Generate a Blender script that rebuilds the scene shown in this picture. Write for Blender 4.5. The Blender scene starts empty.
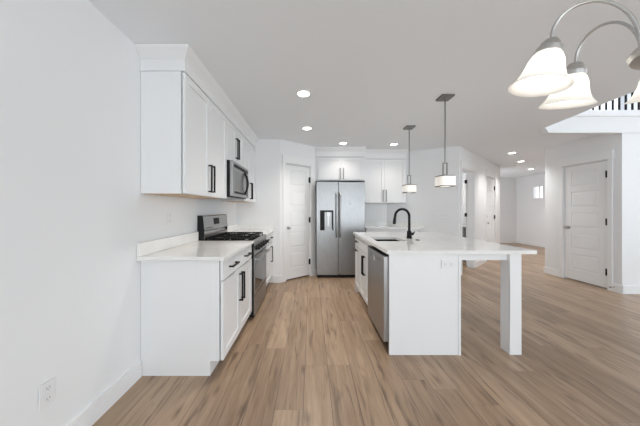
import bpy, bmesh, math, random
from mathutils import Vector, Matrix

# ------------------------------------------------------------------ camera, world, light, exposure
S = bpy.context.scene
COL = S.collection
H = 1.29          # camera height
FPX = 235.0       # focal length in pixels of the 640 px frame
cd = bpy.data.cameras.new('camera')
cam = bpy.data.objects.new('camera', cd)
COL.objects.link(cam)
cam.location = (0, 0, H)
cam.rotation_euler = (math.pi / 2, 0, 0)
cd.sensor_width = 36
cd.lens = 36 * FPX / 640
cd.shift_x = (320 - 311) / 640
cd.shift_y = -(213 - 209.5) / 640
cd.clip_start = 0.02
S.camera = cam

w = bpy.data.worlds.new('sky')
S.world = w
w.use_nodes = True
w.node_tree.nodes['Background'].inputs[0].default_value = (0.93, 0.96, 1.0, 1)
w.node_tree.nodes['Background'].inputs[1].default_value = 1.6

S.view_settings.view_transform = 'Standard'
S.view_settings.look = 'None'
S.view_settings.gamma = 1
S.view_settings.exposure = 0.16
S.view_settings.use_curve_mapping = False
S.cycles.use_denoising = True
S.cycles.max_bounces = 12
S.cycles.diffuse_bounces = 8
S.cycles.sample_clamp_indirect = 6


def area(name, loc, rot, sx, sy, power, color=(1, 1, 1)):
    l = bpy.data.lights.new(name, 'AREA')
    l.shape = 'RECTANGLE'
    l.size, l.size_y, l.energy, l.color = sx, sy, power, color
    o = bpy.data.objects.new(name, l)
    o.location, o.rotation_euler = loc, rot
    COL.objects.link(o)
    return o


R90 = math.pi / 2
# daylight through the tall windows of the rear wall and of the two-storey side of the room
area('daylight_rear', (1.9, -2.92, 1.35), (R90, 0, 0), 5.0, 2.1, 76, (0.835, 0.94, 1.0))
area('daylight_great_room', (7.9, 0.3, 1.75), (R90, 0, R90), 4.4, 2.2, 78, (0.835, 0.94, 1.0))

area('fill_loft', (7.92, 4.9, 4.0), (R90, 0, R90), 1.6, 1.3, 45, (0.92, 0.96, 1.0))  # added fill light that brightens the wall behind the balusters
area('fill_hall', (5.46, 7.95, 1.35), (R90, 0, -R90), 1.2, 1.7, 15, (0.95, 0.97, 1.0))  # added fill light for the hall walls, out of view

# ------------------------------------------------------------------ materials
MATS = {}


def mat(name, base, rough=0.5, metal=0.0, emit=None, estr=0.0, **kw):
    m = bpy.data.materials.new(name)
    m.use_nodes = True
    b = m.node_tree.nodes['Principled BSDF']
    b.inputs['Base Color'].default_value = (*base, 1)
    b.inputs['Roughness'].default_value = rough
    b.inputs['Metallic'].default_value = metal
    if emit:
        b.inputs['Emission Color'].default_value = (*emit, 1)
        b.inputs['Emission Strength'].default_value = estr
    for k, v in kw.items():
        b.inputs[k].default_value = v
    MATS[name] = m
    return m


def nodes(m):
    return m.node_tree.nodes, m.node_tree.links, m.node_tree.nodes['Principled BSDF']


def bumpy(m, scale, strength, dist=0.002):
    n, l, b = nodes(m)
    t = n.new('ShaderNodeTexCoord')
    z = n.new('ShaderNodeTexNoise')
    z.inputs['Scale'].default_value = scale
    z.inputs['Detail'].default_value = 3
    u = n.new('ShaderNodeBump')
    u.inputs['Strength'].default_value = strength
    u.inputs['Distance'].default_value = dist
    l.new(t.outputs['Object'], z.inputs['Vector'])
    l.new(z.outputs['Fac'], u.inputs['Height'])
    l.new(u.outputs['Normal'], b.inputs['Normal'])


def varied(m, c0, c1, scale, lo=0.35, hi=0.65, stretch=(1, 1, 1), detail=4):
    n, l, b = nodes(m)
    t = n.new('ShaderNodeTexCoord')
    p = n.new('ShaderNodeMapping')
    p.inputs['Scale'].default_value = stretch
    z = n.new('ShaderNodeTexNoise')
    z.inputs['Scale'].default_value = scale
    z.inputs['Detail'].default_value = detail
    r = n.new('ShaderNodeValToRGB')
    r.color_ramp.elements[0].position, r.color_ramp.elements[0].color = lo, (*c0, 1)
    r.color_ramp.elements[1].position, r.color_ramp.elements[1].color = hi, (*c1, 1)
    l.new(t.outputs['Object'], p.inputs['Vector'])
    l.new(p.outputs['Vector'], z.inputs['Vector'])
    l.new(z.outputs['Fac'], r.inputs['Fac'])
    l.new(r.outputs['Color'], b.inputs['Base Color'])


bumpy(mat('wall_paint', (0.805, 0.81, 0.82), 0.55), 160, 0.08)
bumpy(mat('ceiling_paint', (0.865, 0.895, 0.93), 0.6), 90, 0.12)
mat('trim_paint', (0.83, 0.833, 0.84), 0.35)
mat('cabinet_paint', (0.82, 0.825, 0.835), 0.32)
mat('cabinet_box', (0.74, 0.74, 0.745), 0.4)
varied(mat('birch_ply', (0.62, 0.44, 0.28), 0.5), (0.55, 0.37, 0.22), (0.68, 0.50, 0.33), 6, stretch=(1, 8, 1))
varied(mat('quartz', (0.84, 0.83, 0.81), 0.06), (0.86, 0.855, 0.84), (0.80, 0.79, 0.77), 5, 0.45, 0.75, detail=8)
mat('black_metal', (0.008, 0.008, 0.009), 0.45, **{'Specular IOR Level': 0.2})
mat('black_plastic', (0.012, 0.012, 0.013), 0.5, **{'Specular IOR Level': 0.25})
mat('black_glass', (0.02, 0.02, 0.022), 0.06)
mat('cast_iron', (0.014, 0.014, 0.014), 0.6, **{'Specular IOR Level': 0.25})
st = mat('stainless', (0.42, 0.42, 0.425), 0.35, 1.0)
varied(st, (0.36, 0.36, 0.362), (0.46, 0.46, 0.463), 30, 0.3, 0.7, stretch=(14, 14, 0.3))
sf = mat('stainless_fridge', (0.33, 0.33, 0.335), 0.33, 1.0)
varied(sf, (0.27, 0.27, 0.272), (0.37, 0.37, 0.373), 30, 0.3, 0.7, stretch=(14, 14, 0.3))
mat('stainless_dark', (0.33, 0.33, 0.33), 0.34, 1.0)
mat('oven_glass', (0.09, 0.09, 0.093), 0.06, 0.7)
mat('sink_black', (0.008, 0.008, 0.008), 0.7, **{'Specular IOR Level': 0.05})
mat('nickel', (0.50, 0.49, 0.475), 0.32, 1.0)
mat('nickel_dark', (0.24, 0.235, 0.225), 0.4, 1.0)
mat('plastic_white', (0.80, 0.80, 0.81), 0.35)
mat('socket_dark', (0.30, 0.30, 0.31), 0.5)
mat('grey_vanity', (0.30, 0.31, 0.32), 0.4)
mat('grey_vanity_top', (0.52, 0.52, 0.52), 0.3)
mat('rubber', (0.06, 0.06, 0.06), 0.7)
mat('mark_white', (0.85, 0.85, 0.85), 0.6)
mat('lamp_lens', (0.9, 0.9, 0.88), 0.5, emit=(1.0, 0.95, 0.87), estr=9)
mat('bulb', (1, 1, 1), 0.5, emit=(1.0, 0.97, 0.93), estr=4.5)
mat('pendant_glass', (0.86, 0.84, 0.80), 0.35, emit=(1.0, 0.92, 0.83), estr=0.32)
mat('pendant_glow', (0.9, 0.88, 0.84), 0.4, emit=(1.0, 0.93, 0.82), estr=1.2)
gl = mat('window_glass', (1, 1, 1), 0.0)
nodes(gl)[2].inputs['Transmission Weight'].default_value = 1.0
nodes(gl)[2].inputs['IOR'].default_value = 1.02

# frosted bell shades: translucent glass lit by its own bulb
fs = mat('frosted_glass', (0.90, 0.885, 0.85), 0.3, emit=(1.0, 0.97, 0.92), estr=0.25)
n, l, b = nodes(fs)
tr = n.new('ShaderNodeBsdfTranslucent')
tr.inputs['Color'].default_value = (0.95, 0.94, 0.91, 1)
mx = n.new('ShaderNodeMixShader')
mx.inputs[0].default_value = 0.45
l.new(b.outputs[0], mx.inputs[1])
l.new(tr.outputs[0], mx.inputs[2])
l.new(mx.outputs[0], n['Material Output'].inputs['Surface'])


def floor_material():
    m = mat('oak_planks', (0.4, 0.3, 0.2), 0.37)
    n, l, b = nodes(m)

    def math_(op, a, c=None):
        x = n.new('ShaderNodeMath')
        x.operation = op
        for i, v in enumerate((a, c)):
            if v is None:
                continue
            if isinstance(v, (int, float)):
                x.inputs[i].default_value = v
            else:
                l.new(v, x.inputs[i])
        return x.outputs[0]

    g = n.new('ShaderNodeNewGeometry')
    sp = n.new('ShaderNodeSeparateXYZ')
    l.new(g.outputs['Position'], sp.inputs[0])
    X, Y = sp.outputs[0], sp.outputs[1]
    PW, PL = 0.185, 1.5
    px = math_('DIVIDE', math_('ADD', X, 20.03), PW)
    row = math_('FLOOR', px)
    fx = math_('FRACT', px)
    wn = n.new('ShaderNodeTexWhiteNoise')
    wn.noise_dimensions = '1D'
    l.new(row, wn.inputs['W'])
    py = math_('ADD', math_('DIVIDE', Y, PL), math_('MULTIPLY', wn.outputs['Value'], 7.0))
    col = math_('FLOOR', py)
    fy = math_('FRACT', py)
    cv = n.new('ShaderNodeCombineXYZ')
    l.new(row, cv.inputs[0])
    l.new(col, cv.inputs[1])
    w2 = n.new('ShaderNodeTexWhiteNoise')
    w2.noise_dimensions = '2D'
    l.new(cv.outputs[0], w2.inputs['Vector'])
    pid = w2.outputs['Value']
    # grain coordinates, shifted per plank
    gv = n.new('ShaderNodeCombineXYZ')
    l.new(math_('MULTIPLY', X, 14.0), gv.inputs[0])
    l.new(math_('ADD', math_('MULTIPLY', Y, 0.9), math_('MULTIPLY', pid, 31.0)), gv.inputs[1])
    l.new(math_('MULTIPLY', pid, 17.0), gv.inputs[2])
    g1 = n.new('ShaderNodeTexNoise')
    g1.inputs['Scale'].default_value = 1.6
    g1.inputs['Detail'].default_value = 6
    g1.inputs['Distortion'].default_value = 0.6
    l.new(gv.outputs[0], g1.inputs['Vector'])
    g2 = n.new('ShaderNodeTexNoise')
    g2.inputs['Scale'].default_value = 7
    g2.inputs['Detail'].default_value = 5
    l.new(gv.outputs[0], g2.inputs['Vector'])
    # knots and dark streaks
    kv = n.new('ShaderNodeCombineXYZ')
    l.new(math_('MULTIPLY', X, 13), kv.inputs[0])
    l.new(math_('ADD', math_('MULTIPLY', Y, 1.3), math_('MULTIPLY', pid, 13.0)), kv.inputs[1])
    g3 = n.new('ShaderNodeTexNoise')
    g3.inputs['Scale'].default_value = 1.5
    g3.inputs['Detail'].default_value = 4
    g3.inputs['Distortion'].default_value = 1.0
    l.new(kv.outputs[0], g3.inputs['Vector'])
    r = n.new('ShaderNodeValToRGB')
    e = r.color_ramp.elements
    e[0].position, e[0].color = 0.0, (0.145, 0.084, 0.047, 1)
    e[1].position, e[1].color = 1.0, (0.540, 0.385, 0.262, 1)
    tone = math_('ADD', math_('MULTIPLY', pid, 0.36),
                 math_('ADD', math_('MULTIPLY', g1.outputs['Fac'], 0.85), math_('MULTIPLY', g2.outputs['Fac'], 0.45)))
    tone = math_('SUBTRACT', tone, 0.31)
    l.new(tone, r.inputs['Fac'])
    k = n.new('ShaderNodeValToRGB')
    k.color_ramp.elements[0].position, k.color_ramp.elements[0].color = 0.55, (0, 0, 0, 1)
    k.color_ramp.elements[1].position, k.color_ramp.elements[1].color = 0.70, (1, 1, 1, 1)
    l.new(g3.outputs['Fac'], k.inputs['Fac'])
    m1 = n.new('ShaderNodeMix')
    m1.data_type = 'RGBA'
    l.new(math_('MULTIPLY', k.outputs['Color'], 0.6), m1.inputs['Factor'])
    l.new(r.outputs['Color'], m1.inputs['A'])
    m1.inputs['B'].default_value = (0.085, 0.052, 0.034, 1)
    vv = n.new('ShaderNodeCombineXYZ')
    l.new(math_('MULTIPLY', X, 5.0), vv.inputs[0])
    l.new(math_('MULTIPLY', Y, 1.7), vv.inputs[1])
    vo = n.new('ShaderNodeTexVoronoi')
    vo.voronoi_dimensions = '2D'
    vo.inputs['Scale'].default_value = 1.0
    l.new(vv.outputs[0], vo.inputs['Vector'])
    kr = n.new('ShaderNodeValToRGB')
    kr.color_ramp.elements[0].position, kr.color_ramp.elements[0].color = 0.0, (1, 1, 1, 1)
    kr.color_ramp.elements[1].position, kr.color_ramp.elements[1].color = 0.13, (0, 0, 0, 1)
    l.new(math_('ADD', vo.outputs['Distance'], math_('MULTIPLY', math_('SUBTRACT', g2.outputs['Fac'], 0.5), 0.15)), kr.inputs['Fac'])
    mk = n.new('ShaderNodeMix')
    mk.data_type = 'RGBA'
    sc_ = n.new('ShaderNodeSeparateColor')
    l.new(vo.outputs['Color'], sc_.inputs[0])
    l.new(math_('MULTIPLY', math_('MULTIPLY', kr.outputs['Color'], math_('GREATER_THAN', sc_.outputs[0], 0.62)), 0.6), mk.inputs['Factor'])
    l.new(m1.outputs['Result'], mk.inputs['A'])
    mk.inputs['B'].default_value = (0.07, 0.042, 0.028, 1)
    m1 = mk
    # seams
    sx = math_('LESS_THAN', math_('MINIMUM', fx, math_('SUBTRACT', 1.0, fx)), 0.012)
    sy = math_('LESS_THAN', math_('MINIMUM', fy, math_('SUBTRACT', 1.0, fy)), 0.0009)
    seam = math_('MULTIPLY', math_('ADD', sx, math_('MULTIPLY', sy, 0.5)), 0.7)
    m2 = n.new('ShaderNodeMix')
    m2.data_type = 'RGBA'
    l.new(seam, m2.inputs['Factor'])
    l.new(m1.outputs['Result'], m2.inputs['A'])
    m2.inputs['B'].default_value = (0.10, 0.07, 0.05, 1)
    l.new(m2.outputs['Result'], b.inputs['Base Color'])
    bp = n.new('ShaderNodeBump')
    bp.inputs['Strength'].default_value = 0.15
    bp.inputs['Distance'].default_value = 0.002
    l.new(g2.outputs['Fac'], bp.inputs['Height'])
    l.new(bp.outputs['Normal'], b.inputs['Normal'])
    return m


floor_material()

# ------------------------------------------------------------------ mesh helpers
IDENT = Matrix.Identity(4)


def frame(origin, udir, ddir):
    """local (along, outward, up) -> world"""
    u, d = Vector((*udir, 0)).normalized(), Vector((*ddir, 0)).normalized()
    m = Matrix.Identity(4)
    for i in range(3):
        m[i][0], m[i][1], m[i][2], m[i][3] = u[i], d[i], (0, 0, 1)[i], (*origin, 0)[i] if len(origin) == 2 else origin[i]
    return m


class MB:
    def __init__(self, M=IDENT):
        self.bm = bmesh.new()
        self.M = M

    def _face(self, vs):
        try:
            return self.bm.faces.new(vs)
        except ValueError:
            return None

    def v(self, p):
        return self.bm.verts.new(self.M @ Vector(p))

    def box(self, x0, x1, y0, y1, z0, z1, bevel=0.0):
        vs = [self.v((x, y, z)) for z in (z0, z1) for y in (y0, y1) for x in (x0, x1)]
        fs = [self._face([vs[i] for i in q]) for q in
              ((0, 1, 3, 2), (4, 5, 7, 6), (0, 1, 5, 4), (2, 3, 7, 6), (0, 2, 6, 4), (1, 3, 7, 5))]
        if bevel:
            es = list({e for f in fs for e in f.edges})
            bmesh.ops.bevel(self.bm, geom=es, offset=bevel, segments=2, affect='EDGES', profile=0.5)
        return self

    def prism(self, pts, a0, a1, axis='z'):
        """polygon (two coordinates) pushed along the third axis"""
        def P(p, a):
            if axis == 'z':
                return (p[0], p[1], a)
            if axis == 'y':
                return (p[0], a, p[1])
            return (a, p[0], p[1])
        lo = [self.v(P(p, a0)) for p in pts]
        hi = [self.v(P(p, a1)) for p in pts]
        self._face(lo)
        self._face(hi)
        k = len(pts)
        for i in range(k):
            self._face([lo[i], lo[(i + 1) % k], hi[(i + 1) % k], hi[i]])
        return self

    def frustum(self, x0, x1, z0, z1, y0, y1, inset):
        """raised field: wide at depth y0, smaller at depth y1"""
        a = [self.v(p) for p in ((x0, y0, z0), (x1, y0, z0), (x1, y0, z1), (x0, y0, z1))]
        i = inset
        c = [self.v(p) for p in ((x0 + i, y1, z0 + i), (x1 - i, y1, z0 + i), (x1 - i, y1, z1 - i), (x0 + i, y1, z1 - i))]
        self._face(a)
        self._face(c)
        for k in range(4):
            self._face([a[k], a[(k + 1) % 4], c[(k + 1) % 4], c[k]])
        return self

    def loop(self, rings, close=False, cap=True):
        vs = [[self.v(p) for p in r] for r in rings]
        k = len(vs[0])
        n = len(vs)
        for i in range(n if close else n - 1):
            A, B = vs[i], vs[(i + 1) % n]
            for j in range(k):
                self._face([A[j], A[(j + 1) % k], B[(j + 1) % k], B[j]])
        if cap and not close:
            self._face(vs[0])
            self._face(vs[-1])
        return self

    def lathe(self, c, prof, seg=32, cap=True, axis='z'):
        rings = []
        for r, h in prof:
            ring = []
            for j in range(seg):
                a = 2 * math.pi * j / seg
                x, y = r * math.cos(a), r * math.sin(a)
                p = {'z': (x, y, h), 'y': (x, h, y), 'x': (h, x, y)}[axis]
                ring.append((c[0] + p[0], c[1] + p[1], c[2] + p[2]))
            rings.append(ring)
        return self.loop(rings, cap=cap)

    def tube(self, pts, r, seg=10, cap=True):
        P = [Vector(p) for p in pts]
        rr = r if isinstance(r, (list, tuple)) else [r] * len(P)
        rings = []
        T0 = (P[1] - P[0]).normalized()
        up = Vector((0, 0, 1)) if abs(T0.z) < 0.9 else Vector((1, 0, 0))
        N = T0.cross(up).normalized()
        for i, p in enumerate(P):
            T = (P[min(i + 1, len(P) - 1)] - P[max(i - 1, 0)]).normalized()
            N = (N - T * N.dot(T)).normalized()
            B = T.cross(N)
            rings.append([p + (N * math.cos(2 * math.pi * j / seg) + B * math.sin(2 * math.pi * j / seg)) * rr[i]
                          for j in range(seg)])
        return self.loop(rings, cap=cap)

    def build(self, name, m, parent=None, smooth=False, base=None):
        bm = self.bm
        bmesh.ops.recalc_face_normals(bm, faces=bm.faces[:])
        if parent is not None:
            off = WORLD[parent.name]
        elif base is not None:
            off = Vector(base)
        else:
            c = [v.co for v in bm.verts]
            off = Vector(((min(p.x for p in c) + max(p.x for p in c)) / 2,
                          (min(p.y for p in c) + max(p.y for p in c)) / 2, min(p.z for p in c)))
        bmesh.ops.translate(bm, vec=-off, verts=bm.verts[:])
        me = bpy.data.meshes.new(name)
        bm.to_mesh(me)
        bm.free()
        if smooth:
            for p in me.polygons:
                p.use_smooth = True
            me.set_sharp_from_angle(angle=math.radians(40))
        me.materials.append(MATS[m])
        o = bpy.data.objects.new(name, me)
        COL.objects.link(o)
        WORLD[o.name] = off.copy()
        if parent is not None:
            o.parent = parent
        else:
            o.location = off
        return o


WORLD = {}


def tag(o, label, cat, group=None):
    o['label'] = label
    o['category'] = cat
    if group:
        o['group'] = group
    return o


def thing(name, label, cat, loc, group=None):
    o = bpy.data.objects.new(name, None)
    o.empty_display_size = 0.1
    o.location = loc
    COL.objects.link(o)
    WORLD[o.name] = Vector(loc)
    return tag(o, label, cat, group)


def struct(o):
    o['kind'] = 'structure'
    return o


def structE(name, loc):
    o = bpy.data.objects.new(name, None)
    o.empty_display_size = 0.1
    o.location = loc
    COL.objects.link(o)
    WORLD[o.name] = Vector(loc)
    return struct(o)


# ------------------------------------------------------------------ the setting
CEIL = 2.53
HI = 5.3
XL = -1.322                      # left wall
BX0, BX1 = XL, 8.0

struct(MB().box(-3.0, 8.6, -3.1, 9.4, -0.12, 0.0).build('floor', 'oak_planks'))

# flat ceiling of the kitchen and hall; its right edge opens to the two-storey room
edge = [(3.10, -3.0), (3.40, 2.51), (3.554, 3.6)]
struct(MB().prism([(XL - 0.3, -3.0), *edge, (8.3, 3.6), (8.3, 9.3), (XL - 0.3, 9.3)], CEIL, CEIL + 0.2)
       .build('ceiling', 'ceiling_paint'))
struct(MB().prism([(3.0, -3.1), (8.3, -3.1), (8.3, 6.4), (3.0, 6.4)], HI, HI + 0.1).build('ceiling_upper', 'ceiling_paint'))
# upper walls of the two-storey part
struct(MB().prism([(2.98, -3.0), (3.10, -3.0), (3.40, 2.51), (3.554, 3.6), (3.9, 6.0), (3.78, 6.0), (3.43, 3.6), (3.28, 2.51)],
                  CEIL + 0.2, HI).build('wall_upper_left', 'wall_paint'))
struct(MB().box(3.6, 8.2, 6.0, 6.12, CEIL + 0.2, HI).build('wall_upper_back', 'wall_paint'))

# left wall and its baseboard
struct(MB().box(XL - 0.12, XL, -3.0, 5.4, 0, CEIL).build('wall_left', 'wall_paint'))
struct(MB().box(XL, XL + 0.015, -3.0, 1.815, 0, 0.125).build('baseboard_left', 'trim_paint'))

# rear wall with a wide patio window (behind the viewer)
b_ = MB()
b_.box(XL, -0.6, -3.12, -3.0, 0, CEIL).box(4.4, 8.2, -3.12, -3.0, 0, CEIL).box(-0.6, 4.4, -3.12, -3.0, 2.4, CEIL)
b_.box(-0.6, 4.4, -3.12, -3.0, 0, 0.25).box(3.0, 8.2, -3.12, -3.0, CEIL, HI)
struct(b_.build('wall_rear', 'wall_paint'))
wf = structE('window_1', (1.9, -3.06, 0.25))
f_ = MB()
for x in (-0.6, 1.05, 2.70, 4.34):
    f_.box(x, x + 0.06, -3.1, -3.02, 0.25, 2.4)
f_.box(-0.6, 4.4, -3.1, -3.02, 0.25, 0.31).box(-0.6, 4.4, -3.1, -3.02, 2.34, 2.4)
f_.build('window_frame', 'trim_paint', wf)
MB().box(-0.54, 4.34, -3.065, -3.055, 0.31, 2.34).build('pane', 'window_glass', wf)

# great-room right wall with a tall window
b_ = MB()
b_.box(8.0, 8.12, -3.0, -1.8, 0, HI).box(8.0, 8.12, 2.8, 3.6, 0, HI)
b_.box(8.0, 8.12, -1.8, 2.8, 0, 0.7).box(8.0, 8.12, -1.8, 2.8, 4.5, HI)
b_.box(8.0, 8.12, 3.6, 6.1, CEIL + 0.2, HI)
struct(b_.build('wall_great_room', 'wall_paint'))
wf = structE('window_2', (8.06, 0.5, 0.7))
f_ = MB()
for y in (-1.8, -0.28, 1.24, 2.74):
    f_.box(8.02, 8.1, y, y + 0.06, 0.7, 4.5)
for z in (0.7, 2.6, 4.44):
    f_.box(8.02, 8.1, -1.8, 2.8, z, z + 0.06)
f_.build('window_frame', 'trim_paint', wf)
MB().box(8.055, 8.065, -1.74, 2.74, 0.76, 4.44).build('pane', 'window_glass', wf)

# invented loft window and glazed entry door, unseen, put behind the fill lights
wf = structE('added_window', (7.98, 4.9, 3.3))
f_ = MB()
for y in (4.05, 4.87, 5.70):
    f_.box(7.95, 7.999, y, y + 0.05, 3.3, 4.7)
f_.box(7.95, 7.999, 4.05, 5.75, 3.25, 3.3).box(7.95, 7.999, 4.05, 5.75, 4.7, 4.75)
f_.build('window_frame', 'trim_paint', wf)
MB().box(7.97, 7.98, 4.10, 5.70, 3.3, 4.7).build('pane', 'window_glass', wf)
wf = structE('door_5', (5.41, 7.95, 0.0))
f_ = MB()
f_.box(5.392, 5.43, 7.2, 7.32, 0.0, 2.3).box(5.392, 5.43, 8.58, 8.7, 0.0, 2.3).box(5.392, 5.43, 7.32, 8.58, 0.0, 0.45).box(5.392, 5.43, 7.32, 8.58, 2.22, 2.3)
f_.build('door_frame', 'trim_paint', wf)
MB().box(5.405, 5.415, 7.32, 8.58, 0.45, 2.22).build('pane', 'window_glass', wf)

# stub wall at the end of the left cabinet run
YS = 4.145
struct(MB().box(XL, -0.55, YS, YS + 0.12, 0, CEIL).build('wall_stub', 'wall_paint'))
struct(MB().box(-0.655, -0.545, YS - 0.015, YS, 0, 0.125).build('baseboard_stub', 'trim_paint'))

# back kitchen wall
YB = 5.25
struct(MB().box(XL - 0.12, 1.70, YB, YB + 0.12, 0, CEIL).build('wall_back', 'wall_paint'))


def door_wall(idx, side, M, length, u0, u1, ztop, thick=0.12, seg=True):
    b = MB(M)
    b.box(0, u0, -thick, 0, 0, CEIL).box(u1, length, -thick, 0, 0, CEIL).box(u0, u1, -thick, 0, ztop, CEIL)
    return struct(b.build('wall_' + side, 'wall_paint'))


def casing(n, M, u0, u1, ztop, w_=0.06, head=0.135, both=True, sides=(True, True)):
    b = MB(M)
    if sides[0]:
        b.box(u0 - w_, u0, 0, 0.016, 0, ztop)
    if sides[1]:
        b.box(u1, u1 + w_, 0, 0.016, 0, ztop)
    b.box(u0 - (w_ + 0.012 if sides[0] else 0), u1 + (w_ + 0.012 if sides[1] else 0.0), 0, 0.026, ztop, ztop + head)
    # jamb lining inside the opening
    b.box(u0, u0 + 0.012, -0.12, 0.0, 0, ztop).box(u1 - 0.012, u1, -0.12, 0.0, 0, ztop)
    b.box(u0, u1, -0.12, 0.0, ztop - 0.012, ztop)
    return struct(b.build('trim_%d' % n, 'trim_paint'))


def panel_door(n, M, u0, u1, ztop, knob_u, hinge_u, z0=0.022, d=-0.012, lever=False, deadbolt=False):
    loc = M @ Vector(((u0 + u1) / 2, d, z0))
    root = structE('door_%d' % n, loc)
    g = 0.016
    a0, a1, t1 = u0 + g, u1 - g, ztop - 0.018
    b = MB(M)
    b.box(a0, a1, d - 0.035, d - 0.007, z0, t1)
    st_ = 0.105 if a1 - a0 > 0.6 else 0.09
    b.box(a0, a0 + st_, d - 0.007, d, z0, t1).box(a1 - st_, a1, d - 0.007, d, z0, t1)
    nr, rail, bot = 5, 0.095, 0.19
    hp = (t1 - z0 - bot - rail * 5) / nr
    z = z0
    b.box(a0 + st_, a1 - st_, d - 0.007, d, z, z + bot)
    z += bot
    for i in range(nr):
        b.frustum(a0 + st_ + 0.012, a1 - st_ - 0.012, z + 0.012, z + hp - 0.012, d - 0.0075, d - 0.001, 0.022)
        z += hp
        b.box(a0 + st_, a1 - st_, d - 0.007, d, z, z + rail)
        z += rail
    b.build('leaf', 'trim_paint', root)
    k = MB(M)
    k.lathe((knob_u, d, 0.96), [(0.032, 0), (0.032, 0.006), (0.012, 0.010), (0.011, 0.035), (0.024, 0.040), (0.029, 0.052), (0.024, 0.064), (0.006, 0.068)], 20, axis='y')
    if lever:
        k.box(min(knob_u, knob_u + 0.09), max(knob_u, knob_u + 0.09), d + 0.045, d + 0.058, 0.95, 0.97)
    k.build('door_knob', 'nickel', root, True)
    if deadbolt:
        MB(M).lathe((knob_u, d, 1.12), [(0.030, 0), (0.030, 0.012), (0.012, 0.014), (0.010, 0.026)], 20, axis='y').build('deadbolt', 'nickel', root, True)
    for hz in (0.28, 1.09, 1.86):
        h_ = MB(M)
        h_.box(hinge_u - 0.020, hinge_u + 0.012, d, d + 0.016, hz - 0.05, hz + 0.05)
        h_.tube([(hinge_u - 0.004, d + 0.018, hz - 0.055), (hinge_u - 0.004, d + 0.018, hz + 0.055)], 0.008, 8)
        h_.build('hinge', 'black_metal', root)
    return root


# pantry wall (diagonal) with its five-panel door
MP = frame((-0.55, YS), (0.781, 0.625), (0.625, -0.781))
door_wall(3, 'pantry', MP, 0.82, 0.12, 0.69, 2.125)
casing(1, MP, 0.12, 0.69, 2.125)
panel_door(1, MP, 0.12, 0.69, 2.125, 0.185, 0.676)
struct(MB(MP).box(0.0, 0.06, 0, 0.016, 0, 0.125).box(0.752, 0.82, 0, 0.016, 0, 0.125).build('baseboard_pantry', 'trim_paint'))
struct(MB().box(-0.03, 0.09, 4.67, YB + 0.1, 0, CEIL).build('wall_niche', 'wall_paint'))

# angled wall right of the kitchen
MA = frame((1.70, 5.25), (0.8745, -0.485), (-0.485, -0.8745))
LA = 1.361
struct(MB(MA).box(0, LA, -0.12, 0, 0, CEIL).build('wall_angled', 'wall_paint'))
struct(MB(MA).box(0.84, LA + 0.005, 0, 0.015, 0, 0.125).build('baseboard_angled', 'trim_paint'))

# hall wall with bathroom opening and entry-side door
MH = frame((2.89, 4.59), (0.764, 0.645), (0.645, -0.764))
b_ = MB(MH)
b_.box(0, 0.14, -0.12, 0, 0, CEIL).box(0.90, 1.84, -0.12, 0, 0, CEIL).box(2.70, 3.27, -0.12, 0, 0, CEIL)
b_.box(0.14, 0.90, -0.12, 0, 2.115, CEIL).box(1.84, 2.70, -0.12, 0, 2.115, CEIL)
struct(b_.build('wall_hall', 'wall_paint'))
casing(2, MH, 0.14, 0.90, 2.115)
casing(3, MH, 1.84, 2.70, 2.115)
panel_door(2, MH, 1.84, 2.70, 2.115, 1.92, 2.686, lever=True, deadbolt=True)
struct(MB(MH).box(-0.005, 0.08, 0, 0.016, 0, 0.125).box(0.96, 1.78, 0, 0.016, 0, 0.125).box(2.76, 3.27, 0, 0.016, 0, 0.125).build('baseboard_hall', 'trim_paint'))
# hall end
struct(MB().prism([(5.39, 6.70), (5.27, 6.80), (5.27, 9.22), (5.39, 9.22)], 0, CEIL).build('wall_hall_return', 'wall_paint'))
struct(MB().box(5.2, 8.07, 9.1, 9.22, 0, CEIL).build('wall_hall_end', 'wall_paint'))
b_ = MB()
b_.box(7.95, 8.07, 4.78, 8.05, 0, CEIL).box(7.95, 8.07, 8.42, 9.1, 0, CEIL)
b_.box(7.95, 8.07, 8.05, 8.42, 0, 1.66).box(7.95, 8.07, 8.05, 8.42, 2.115, CEIL)
struct(b_.build('wall_hall_right', 'wall_paint'))
struct(MB().box(5.39, 7.95, 9.085, 9.1, 0, 0.125).build('baseboard_hall_end', 'trim_paint'))
struct(MB().box(7.935, 7.95, 4.78, 9.085, 0, 0.125).build('baseboard_hall_right', 'trim_paint'))
wf = structE('window_3', (8.01, 8.23, 1.66))
f_ = MB()
f_.box(7.952, 7.99, 8.05, 8.42, 1.66, 1.69).box(7.952, 7.99, 8.05, 8.42, 2.085, 2.115)
for y in (8.05, 8.19, 8.405):
    f_.box(7.952, 7.99, y, y + 0.015, 1.69, 2.085)
f_.build('window_frame', 'trim_paint', wf)
MB().box(7.965, 7.972, 8.08, 8.39, 1.69, 2.085).build('pane', 'window_glass', wf)

# right block: closet wall with door, front face below the loft
XR = 4.765
MR = frame((XR, 4.785), (0, -1), (-1, 0))       # u runs towards the viewer
door_wall(5, 'right', MR, 1.185, 0.343, 1.017, 2.10)
casing(4, MR, 0.343, 1.017, 2.10)
panel_door(3, MR, 0.343, 1.017, 2.10, 0.425, 1.003)
struct(MB(MR).box(-0.015, 0.283, 0, 0.016, 0, 0.125).box(1.077, 1.20, 0, 0.016, 0, 0.125).build('baseboard_right', 'trim_paint'))
struct(MB().box(XR + 0.12, 8.0, 3.6, 3.72, 0, CEIL).build('wall_right_front', 'wall_paint'))
struct(MB().box(XR - 0.015, 8.0, 3.585, 3.6, 0, 0.125).build('baseboard_right_front', 'trim_paint'))
struct(MB().box(XR + 0.12, 7.95, 4.665, 4.785, 0, CEIL).build('wall_right_end', 'wall_paint'))

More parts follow.
